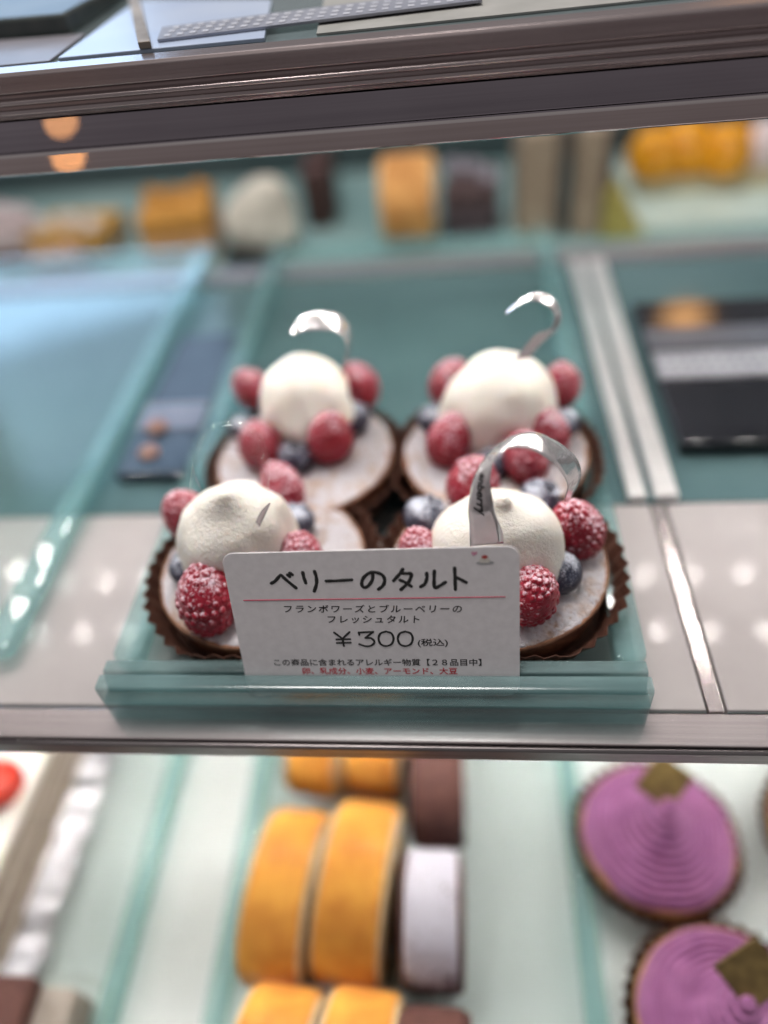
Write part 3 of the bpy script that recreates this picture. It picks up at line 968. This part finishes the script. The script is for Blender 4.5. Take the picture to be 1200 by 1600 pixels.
BLA = [(-0.0284, 0.098, 0.0773), (-0.0243, 0.101, 0.0812), (-0.0183, 0.104, 0.081), (-0.0128, 0.107, 0.0776), (-0.0102, 0.109, 0.0722), (-0.0104, 0.11, 0.0661), (-0.013, 0.110, 0.056)]
BLB = [(-0.0266, 0.095, 0.0774), (-0.0228, 0.096, 0.0782), (-0.018, 0.097, 0.0778), (-0.0133, 0.098, 0.076), (-0.0108, 0.099, 0.0729), (-0.0112, 0.1, 0.0674), (-0.015, 0.102, 0.056)]
ribbon(t_bl, BLA, BLB, FOIL)
BRA = [(0.0417, 0.1, 0.0796), (0.0467, 0.102, 0.0827), (0.0517, 0.103, 0.0842), (0.0563, 0.104, 0.0815), (0.0598, 0.105, 0.0755), (0.0591, 0.1045, 0.07), (0.0547, 0.103, 0.0659), (0.0500, 0.102, 0.0605)]
BRB = [(0.0416, 0.098, 0.0794), (0.0469, 0.099, 0.0825), (0.0521, 0.1, 0.0823), (0.0558, 0.101, 0.0787), (0.0575, 0.102, 0.0744), (0.0558, 0.1015, 0.0715), (0.0511, 0.1, 0.0703), (0.0450, 0.099, 0.0620)]
ribbon(t_br, BRA, BRB, FOIL)

# ------------------------------------------------------------------ lower shelf: roll cakes, tarts, layer cake
SKIN = varied('orange_roll_skin', (0.58, 0.19, 0.010), (0.90, 0.42, 0.05), 38, 0.85, bumpd=0.0003, bscale=500)
SPONGE = varied('roll_sponge', (0.62, 0.42, 0.20), (0.74, 0.55, 0.30), 300, 0.8, bumpd=0.0003, bscale=900)
CHOC = varied('chocolate_sponge', (0.075, 0.026, 0.020), (0.13, 0.05, 0.038), 260, 0.75, bumpd=0.0004, bscale=800)
CHOC_DUST = dusted('sugared_chocolate', (0.06, 0.025, 0.02), (0.10, 0.045, 0.035), cover=0.85, up0=0.0, up1=0.65, rough=0.8, scale=700, sugar=(0.64, 0.62, 0.70), patch_scale=90)
ZL = -0.1615

def roll_slice(name, label, cat, x, y, R, w, skin, side, z=ZL, film=True, group=None, rz=0.0, cream=True, fy=1.0, fz=1.0):
    t = thing(name, label, cat, (x, y, z), rz, group)
    t.scale = (1, fy, fz)
    prof = [(R - 0.0018, -w / 2 + 0.0022), (R, -w / 2 + 0.0034), (R * 1.008, 0), (R, w / 2 - 0.0034), (R - 0.0018, w / 2 - 0.0022)]
    me = lathe('skin', smooth_prof(prof, 3), 64, lambda r, z_, a: r * (1 + 0.018 * noise.noise(Vector((math.cos(a) * 1.6, math.sin(a) * 1.6, x * 50 + z_ * 12)))), cap=False)
    me.transform(Matrix.Translation((0, 0, R * 0.99)) @ Matrix.Rotation(PI / 2, 4, 'Y'))
    link('skin', me, skin, t)
    me = lathe('sponge', [(R * 0.955, -w / 2 + 0.0004), (R * 0.955, w / 2 - 0.0004)], 48)
    me.transform(Matrix.Translation((0, 0, R * 0.99)) @ Matrix.Rotation(PI / 2, 4, 'Y'))
    link('sponge', me, side, t, smooth=False)
    if cream:
        # spiral of cream on both cut faces
        for s in (-1, 1):
            vs, fs = [], []
            n = 70
            for i in range(n):
                a = i / n * 2.2 * 2 * PI
                r = R * (0.12 + 0.72 * i / n)
                for dr in (-0.05, 0.05):
                    vs.append((s * (w / 2 + 0.0002), (r + dr * R) * math.cos(a), R * 0.99 + (r + dr * R) * math.sin(a)))
            for i in range(n - 1):
                fs.append((2 * i, 2 * i + 1, 2 * i + 3, 2 * i + 2))
            link('cream_swirl', mesh_from('cream_swirl', vs, fs), CREAM, t, False)
    if film:
        me = lathe('film_wrap', [(R * 1.06, -w / 2 - 0.0035), (R * 1.07, 0), (R * 1.06, w / 2 + 0.0015)], 40, lambda r, z_, a: r * (1 + 0.02 * math.sin(3 * a + x * 80)), cap=False)
        me.transform(Matrix.Translation((0, 0, R * 1.02)) @ Matrix.Rotation(PI / 2, 4, 'Y'))
        link('film_wrap', me, FILM, t)
    return t

RG = 'roll cake slices on the lower shelf'
roll_slice('roll_cake_slice', 'orange skinned roll cake slice, left one of the middle pair below the price card', 'roll cake', -0.0505, -0.006, 0.0325, 0.0275, SKIN, SPONGE, group=RG, rz=-0.10, fy=1.08, fz=0.84)
roll_slice('roll_cake_slice', 'orange roll cake slice standing against the sugared chocolate roll', 'roll cake', -0.0200, -0.003, 0.0335, 0.0290, SKIN, SPONGE, group=RG, rz=-0.10, fy=1.08, fz=0.84)
roll_slice('roll_cake_slice', 'left orange roll cake slice half hidden under the shelf rail', 'roll cake', -0.0450, 0.0750, 0.0320, 0.0260, SKIN, SPONGE, group=RG, rz=-0.10, fy=1.08, fz=0.84)
roll_slice('roll_cake_slice', 'right orange roll cake slice half hidden under the shelf rail', 'roll cake', -0.0165, 0.0755, 0.0320, 0.0280, SKIN, SPONGE, group=RG, rz=-0.10, fy=1.08, fz=0.84)
roll_slice('roll_cake_slice', 'left orange roll cake slice cut off by the bottom edge of the picture', 'roll cake', -0.0470, -0.0740, 0.0320, 0.0290, SKIN, SPONGE, group=RG, rz=-0.10, fy=1.08, fz=0.84)
roll_slice('roll_cake_slice', 'orange roll cake slice at the bottom edge next to dark chocolate cake', 'roll cake', -0.0165, -0.0735, 0.0320, 0.0280, SKIN, SPONGE, group=RG, rz=-0.10, fy=1.08, fz=0.84)
CG = 'chocolate rolls on the lower shelf'
roll_slice('chocolate_roll', 'chocolate roll slice thickly dusted with white sugar beside the orange rolls', 'chocolate roll', 0.0108, -0.0130, 0.0265, 0.0255, CHOC_DUST, CHOC, group=CG, cream=False, film=False)
roll_slice('chocolate_roll', 'plain brown chocolate roll behind the sugar dusted one', 'chocolate roll', 0.0125, 0.0440, 0.0270, 0.0240, CHOC, CHOC, group=CG, cream=False, film=False)
roll_slice('chocolate_roll', 'brown chocolate roll at the bottom edge right of the orange slice', 'chocolate roll', 0.0125, -0.0740, 0.0290, 0.0270, CHOC, CHOC, group=CG, cream=False, film=False)
roll_slice('chocolate_roll', 'dark chocolate roll at the bottom edge farthest from the orange slices', 'chocolate roll', 0.0440, -0.0790, 0.0270, 0.0250, CHOC, CHOC, group=CG, cream=False, film=False)

PURPLE = varied('purple_potato_cream', (0.29, 0.10, 0.24), (0.38, 0.145, 0.315), 120, 0.6, bumpd=0.0003, bscale=700, sss=0.1)
PLAQUE = varied('cocoa_plaque', (0.10, 0.065, 0.02), (0.22, 0.15, 0.05), 160, 0.45, bumpd=0.0002, bscale=400)
GOLDEN = varied('golden_pastry', (0.46, 0.22, 0.07), (0.66, 0.38, 0.15), 180, 0.7, bumpd=0.0003, bscale=600)

def purple_tart(label, x, y, R, plaque, rz, seed):
    t = thing('purple_tart', label, 'purple tart', (x, y, ZL if x < 0.08 else -0.1655), rz, 'purple cream tarts on the lower shelf')
    paper_cup(t, R * 0.86, R * 1.07, 0.0175, flutes=38)
    link('pastry_shell', lathe('pastry_shell', smooth_prof([(R * 0.82, 0.0008), (R * 0.86, 0.004), (R * 0.94, 0.014), (R * 0.97, 0.0195), (R * 0.93, 0.0215), (R * 0.85, 0.021), (R * 0.5, 0.021), (R * 0.1, 0.021)], 3), 72,
         lambda r, z, a: r * (1 + 0.012 * noise.noise(Vector((math.cos(a) * 3, math.sin(a) * 3, seed))))), GOLDEN, t)
    prof = []
    n = 120
    for i in range(n + 1):
        u = i / n
        r = R * 0.945 * (1 - u) + 1e-5
        z = 0.0205 + 0.0030 * min(1, u * 14) + 0.0200 * u + 0.012 * max(0, (u - 0.45) / 0.55) ** 1.5
        rip = 0.0009 * math.sin(u * 2 * PI * 12)
        prof.append((r, z + rip))
    link('piped_cream', lathe('piped_cream', prof, 96,
         lambda r, z, a: r * (1 + 0.02 * noise.noise(Vector((math.cos(a) * 2, math.sin(a) * 2, seed)))) + 0.0006 * noise.noise(Vector((math.cos(a) * 3, r * 500, math.sin(a) * 3))),
         lambda r, z, a: z + 0.0009 * noise.noise(Vector((r * math.cos(a) * 120, r * math.sin(a) * 120, seed)))), PURPLE, t)
    s = 0.0092
    me = box_mesh('chocolate_plaque', -s, s, -s, s, -0.0008, 0.0008, 0.0003)
    me.transform(plaque @ Matrix.Rotation(PI / 4, 4, 'Z'))
    link('chocolate_plaque', me, PLAQUE, t, False)
    return t

PT = lambda x, y, z, rx, ry=0.0, rz=0.0: Matrix.Translation((x, y, z)) @ Matrix.Rotation(rz, 4, 'Z') @ Matrix.Rotation(ry, 4, 'Y') @ Matrix.Rotation(rx, 4, 'X')
purple_tart('purple cream tart with its brown plaque pointing up just under the shelf rail', 0.1100, 0.0285, 0.0345, PT(0.0005, 0.0080, 0.0560, 0.85), 0.2, 2.2)
purple_tart('purple cream tart cut off by the bottom right corner, brown plaque leaning on its peak', 0.1225, -0.0420, 0.0350, PT(0.001, 0.0080, 0.0565, 0.75), -0.15, 5.1)
purple_tart('purple tart of which only a sliver shows at the right edge', 0.1945, 0.0330, 0.0345, PT(0.0, 0.006, 0.040, 1.0), 0.4, 9.4)

# layer cake with strawberry, on silver foil
lc = thing('layer_cake', 'white cream layer cake slice with strawberry at the left edge', 'layer cake', (-0.2005, 0.0, -0.1615))
box('foil_base', FOIL, -0.042, 0.0225, -0.040, 0.080, 0.0003, 0.0012, 0.0003, lc)
layers = [('sponge_layer', (0.34, 0.25, 0.17), (0.46, 0.35, 0.25), 0.0095), ('cream_layer', (0.62, 0.56, 0.48), (0.72, 0.66, 0.58), 0.0050), ('sponge_layer', (0.26, 0.19, 0.15), (0.40, 0.31, 0.24), 0.0085),
          ('cream_layer', (0.62, 0.56, 0.48), (0.72, 0.66, 0.58), 0.0050), ('sponge_layer', (0.30, 0.22, 0.17), (0.42, 0.33, 0.26), 0.0085)]
z = 0.0014
for i, (nm, c1, c2, h) in enumerate(layers):
    o = box(nm, varied('layer_%s_%d' % (nm, i), c1, c2, 250, 0.8, bumpd=0.0004, bscale=600), -0.040 + 0.0003 * (i % 2), 0.0215 - 0.0004 * (i % 2), -0.036, 0.076, z, z + h, 0.0012, lc)
    z += h + 0.0001
top = link('cream_top', box_mesh('cream_top', -0.0405, 0.0222, -0.0365, 0.0765, z, z + 0.006, 0.002, 3), CREAM, lc, True)
st = lathe('strawberry_slice', smooth_prof([(0.003, 0.0), (0.008, 0.002), (0.0095, 0.007), (0.007, 0.013), (0.003, 0.017), (0.0, 0.018)], 4), 32)
sb = link('strawberry_slice', st, varied('strawberry_red', (0.52, 0.03, 0.02), (0.68, 0.07, 0.04), 200, 0.35, bumpd=0.0002, bscale=500), lc)
sb.location = (0.004, 0.036, z + 0.004)
sb.scale = (1.25, 1.25, 1.25)
sb.rotation_euler = (0.9, 0.3, 0.4)
vs, fs = [], []
for i in range(41):
    y = -0.040 + 0.12 * i / 40
    for j in range(5):
        vs.append((0.0228 + 0.0034 * j + 0.0030 * noise.noise(Vector((i * 0.33, j * 0.5, 7))), y, 0.0014 + 0.0006 * j + 0.0022 * (1 + noise.noise(Vector((i * 0.55, j * 0.9, 3)))) + 0.007 * (1 - j / 4)))
for i in range(40):
    for j in range(4):
        k = i * 5 + j
        fs.append((k, k + 1, k + 6, k + 5))
ff = link('foil_frill', mesh_from('foil_frill', vs, fs), brushed('crumpled_foil', (0.42, 0.42, 0.45), (0.58, 0.58, 0.60), 0.4, 0.8), lc)
bc = thing('brown_cake', 'brown chocolate cake with a grey side at the bottom left corner', 'cake', (-0.1535, -0.0640, -0.1615))
box('chocolate_top', CHOC, -0.045, 0.004, -0.030, 0.022, 0.024, 0.0345, 0.0015, bc)
box('cream_side', varied('grey_mocha', (0.30, 0.25, 0.21), (0.42, 0.36, 0.31), 120, 0.6), -0.044, 0.0180, -0.029, 0.021, 0.0008, 0.0236, 0.002, bc)
me = box_mesh('film_wrap', -0.046, 0.028, -0.033, 0.0255, 0.0008, 0.029, 0.004)
link('film_wrap', me, FILM, bc, False)

# ------------------------------------------------------------------ dark reflections in the shelf either side of the tray, built as slabs
BLACK = varied('black_reflection_and_base', (0.008, 0.009, 0.012), (0.018, 0.019, 0.024), 30, 0.08)
un = thing('black_reflection', 'black reflection with a grey dotted band, built as a slab right of the metal tracks', 'black reflection slab')  # dark reflection in the shelf glass, modelled as a low black slab
box('reflection_slab', BLACK, 0.1125, 0.30, 0.119, 0.230, 0.0006, 0.007, 0.001, un)
box('slate_reflection', varied('slate_reflection_tone', (0.075, 0.08, 0.10), (0.11, 0.115, 0.14), 30, 0.3), 0.1128, 0.30, 0.186, 0.203, 0.0072, 0.0085, 0.0004, un)
box('reflected_band', varied('grey_band', (0.22, 0.22, 0.25), (0.29, 0.29, 0.32), 60, 0.4), 0.1128, 0.30, 0.162, 0.183, 0.0072, 0.0083, 0.0003, un)
vs, fs = [], []
for i in range(36):
    for j in range(2):
        x, y = 0.115 + i * 0.005, 0.168 + j * 0.008
        b = len(vs)
        for k in range(8):
            a = 2 * PI * k / 8
            vs.append((x + 0.0014 * math.cos(a), y + 0.0022 * math.sin(a), 0.00835))
        fs.append(tuple(range(b, b + 8)))
link('reflected_dots', mesh_from('reflected_dots', vs, fs), varied('reflected_dot', (0.40, 0.40, 0.44), (0.48, 0.48, 0.52), 60, 0.5), un, False)
nv = thing('navy_reflection', 'dark navy reflection with a pale violet band, built as a slab between two upper trays', 'black reflection slab')  # blurred reflection between the trays, modelled as a low navy slab
box('reflection_slab', varied('navy_reflection_tone', (0.035, 0.055, 0.085), (0.06, 0.085, 0.12), 25, 0.12), -0.1195, -0.0885, 0.112, 0.222, 0.0006, 0.006, 0.001, nv)
box('pale_band', varied('violet_band', (0.15, 0.17, 0.24), (0.21, 0.23, 0.30), 40, 0.4), -0.1190, -0.0890, 0.140, 0.160, 0.0062, 0.0072, 0.0003, nv)
for (x, y) in ((-0.1085, 0.1405), (-0.1075, 0.124)):
    me = lathe('lamp_glint', smooth_prof([(0.0042, 0.0), (0.0044, 0.001), (0.0036, 0.0022), (0.0001, 0.0025)], 3), 24)  # orange lamp reflection, modelled as a small coloured disc
    o = link('lamp_glint', me, varied('lamp_glint', (0.30, 0.15, 0.11), (0.38, 0.20, 0.14), 80, 0.4), nv)
    o.location = (x, y, 0.0063 if y < 0.139 else 0.0073)

# ------------------------------------------------------------------ far row of cakes (out of focus)
ZF = -0.0198
FG = 'blurred cakes in the far row'
def far_slice(label, x, y, w, d, h, cols, topping, rz=0.0, nm='cake_slice', blobs=4, tr=0.008):
    t = thing(nm, label, 'cake', (x, y, ZF), rz, FG)
    z = 0.0
    for i, c in enumerate(cols):
        hh = h / len(cols)
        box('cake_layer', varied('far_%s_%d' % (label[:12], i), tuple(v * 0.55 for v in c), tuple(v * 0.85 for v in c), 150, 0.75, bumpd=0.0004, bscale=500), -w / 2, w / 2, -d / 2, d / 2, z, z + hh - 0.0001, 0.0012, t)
        z += hh
    rnd = random.Random(int(abs(x) * 1e4))
    for i in range(blobs):
        me = lathe('topping', smooth_prof([(tr * 0.7, 0), (tr, tr * 0.35), (tr * 0.8, tr * 0.9), (tr * 0.35, tr * 1.25), (0.0002, tr * 1.4)], 3), 24,
                   lambda r, z_, a: r * (1 + 0.15 * noise.noise(Vector((math.cos(a) * 2, math.sin(a) * 2, i + x * 40)))))
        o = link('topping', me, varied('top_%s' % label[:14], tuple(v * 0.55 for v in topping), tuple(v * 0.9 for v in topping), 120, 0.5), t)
        o.location = (-w / 2 + w * (i + 0.5) / blobs, rnd.uniform(-d / 4, d / 4), h - 0.0005)
        s = rnd.uniform(0.8, 1.25)
        o.scale = (s, s, s)
    return t

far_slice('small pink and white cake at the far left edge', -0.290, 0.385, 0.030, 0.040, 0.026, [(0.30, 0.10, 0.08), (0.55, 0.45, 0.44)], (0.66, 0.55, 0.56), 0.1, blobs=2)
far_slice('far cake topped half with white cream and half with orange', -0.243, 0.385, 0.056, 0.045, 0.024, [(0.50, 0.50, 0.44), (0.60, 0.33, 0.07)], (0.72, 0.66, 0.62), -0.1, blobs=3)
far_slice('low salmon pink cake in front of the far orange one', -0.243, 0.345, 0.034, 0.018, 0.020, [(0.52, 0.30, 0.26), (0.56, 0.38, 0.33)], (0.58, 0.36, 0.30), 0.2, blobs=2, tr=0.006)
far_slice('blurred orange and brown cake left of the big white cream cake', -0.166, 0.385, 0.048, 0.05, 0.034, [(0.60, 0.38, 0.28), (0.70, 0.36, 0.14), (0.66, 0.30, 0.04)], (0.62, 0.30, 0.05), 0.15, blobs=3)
wc = thing('cream_cake', 'big blurred white cream cake on a black base in the far row', 'cake', (-0.108, 0.378, ZF), 0, FG)
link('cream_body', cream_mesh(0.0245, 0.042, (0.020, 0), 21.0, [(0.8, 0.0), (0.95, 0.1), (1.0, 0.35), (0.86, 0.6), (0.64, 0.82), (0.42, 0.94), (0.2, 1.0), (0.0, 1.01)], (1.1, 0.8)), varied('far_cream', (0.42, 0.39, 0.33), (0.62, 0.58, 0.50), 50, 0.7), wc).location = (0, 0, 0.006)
box('black_base', BLACK, -0.024, 0.018, -0.026, 0.026, 0.0002, 0.0068, 0.001, wc)
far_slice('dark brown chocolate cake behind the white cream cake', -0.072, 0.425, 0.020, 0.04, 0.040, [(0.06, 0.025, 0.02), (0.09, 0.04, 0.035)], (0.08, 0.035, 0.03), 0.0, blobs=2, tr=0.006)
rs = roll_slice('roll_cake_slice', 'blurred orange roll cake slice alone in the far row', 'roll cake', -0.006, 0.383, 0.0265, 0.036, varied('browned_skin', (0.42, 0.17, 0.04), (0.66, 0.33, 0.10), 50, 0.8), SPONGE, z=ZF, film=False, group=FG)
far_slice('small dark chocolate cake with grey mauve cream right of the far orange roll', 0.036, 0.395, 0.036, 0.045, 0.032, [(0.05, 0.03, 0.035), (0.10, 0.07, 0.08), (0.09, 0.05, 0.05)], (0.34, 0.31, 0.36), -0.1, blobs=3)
TAN = varied('tan_wafer', (0.27, 0.20, 0.14), (0.36, 0.28, 0.20), 90, 0.6, bumpd=0.0004, bscale=300)
for x, w, lab in ((0.0755, 0.023, 'tall tan wafer box, nearer the dark cakes in the far row'), (0.1080, 0.016, 'tall tan wafer box, nearer the yellow green wedge in the far row')):
    t = thing('wafer_box', lab, 'box', (x, 0.384, ZF), 0.05, FG)
    box('box_body', TAN, -w / 2, w / 2, -0.018, 0.018, 0.0002, 0.066, 0.001, t)
    box('dark_side', varied('brown_side', (0.06, 0.045, 0.038), (0.10, 0.075, 0.06), 90, 0.7), w / 2 + 0.0003, w / 2 + 0.006, -0.017, 0.017, 0.0002, 0.064, 0.0006, t)
wg = thing('green_wedge', 'yellow green wedge of cake beside the tan wafer boxes', 'cake', (0.131, 0.372, ZF), 0, FG)
link('wedge_body', mesh_from('wedge', [(-0.012, -0.012, 0.0003), (0.015, -0.012, 0.0003), (0.015, 0.018, 0.0003), (-0.012, 0.018, 0.0003), (-0.012, -0.010, 0.030), (-0.010, 0.016, 0.034), (-0.004, -0.010, 0.026), (-0.002, 0.016, 0.030)],
     [(0, 1, 2, 3), (0, 4, 6, 1), (1, 6, 7, 2), (2, 7, 5, 3), (3, 5, 4, 0), (4, 5, 7, 6)]), varied('matcha_yellow', (0.26, 0.22, 0.05), (0.38, 0.33, 0.09), 120, 0.7), wg, False)
ot = thing('orange_tart', 'bright orange fruit cake on a pale green glass plate at upper right', 'cake', (0.196, 0.428, ZF), 0, FG)
box('glass_plate', varied('pale_green_plate', (0.42, 0.52, 0.48), (0.50, 0.60, 0.55), 20, 0.2), -0.075, 0.075, -0.062, 0.05, 0.0002, 0.004, 0.001, ot)
random.seed(5)
for i, (x, y, s) in enumerate(((-0.036, 0.0, 0.017), (-0.014, 0.004, 0.018), (0.010, -0.004, 0.017), (0.024, 0.010, 0.014))):
    me = lathe('orange_piece', smooth_prof([(s * 0.7, 0), (s, s * 0.4), (s * 0.95, s * 1.1), (s * 0.6, s * 1.7), (0.0002, s * 1.85)], 4), 32,
               lambda r, z_, a: r * (1 + 0.14 * noise.noise(Vector((math.cos(a) * 2, math.sin(a) * 2, i * 3.1)))))
    link('orange_piece', me, varied('orange_jelly', (0.66, 0.26, 0.005), (0.80, 0.36, 0.02), 60, 0.25), ot).location = (x, y, 0.013)
link('white_cream', cream_mesh(0.013, 0.030, (0, 0), 31.0, ROUND), varied('pinkish_cream', (0.66, 0.55, 0.55), (0.74, 0.64, 0.64), 60, 0.6), ot).location = (0.036, 0.004, 0.013)
box('cake_base', varied('orange_cake_base', (0.40, 0.34, 0.2), (0.5, 0.42, 0.26), 120, 0.7), -0.045, 0.045, -0.012, 0.02, 0.0042, 0.014, 0.001, ot)
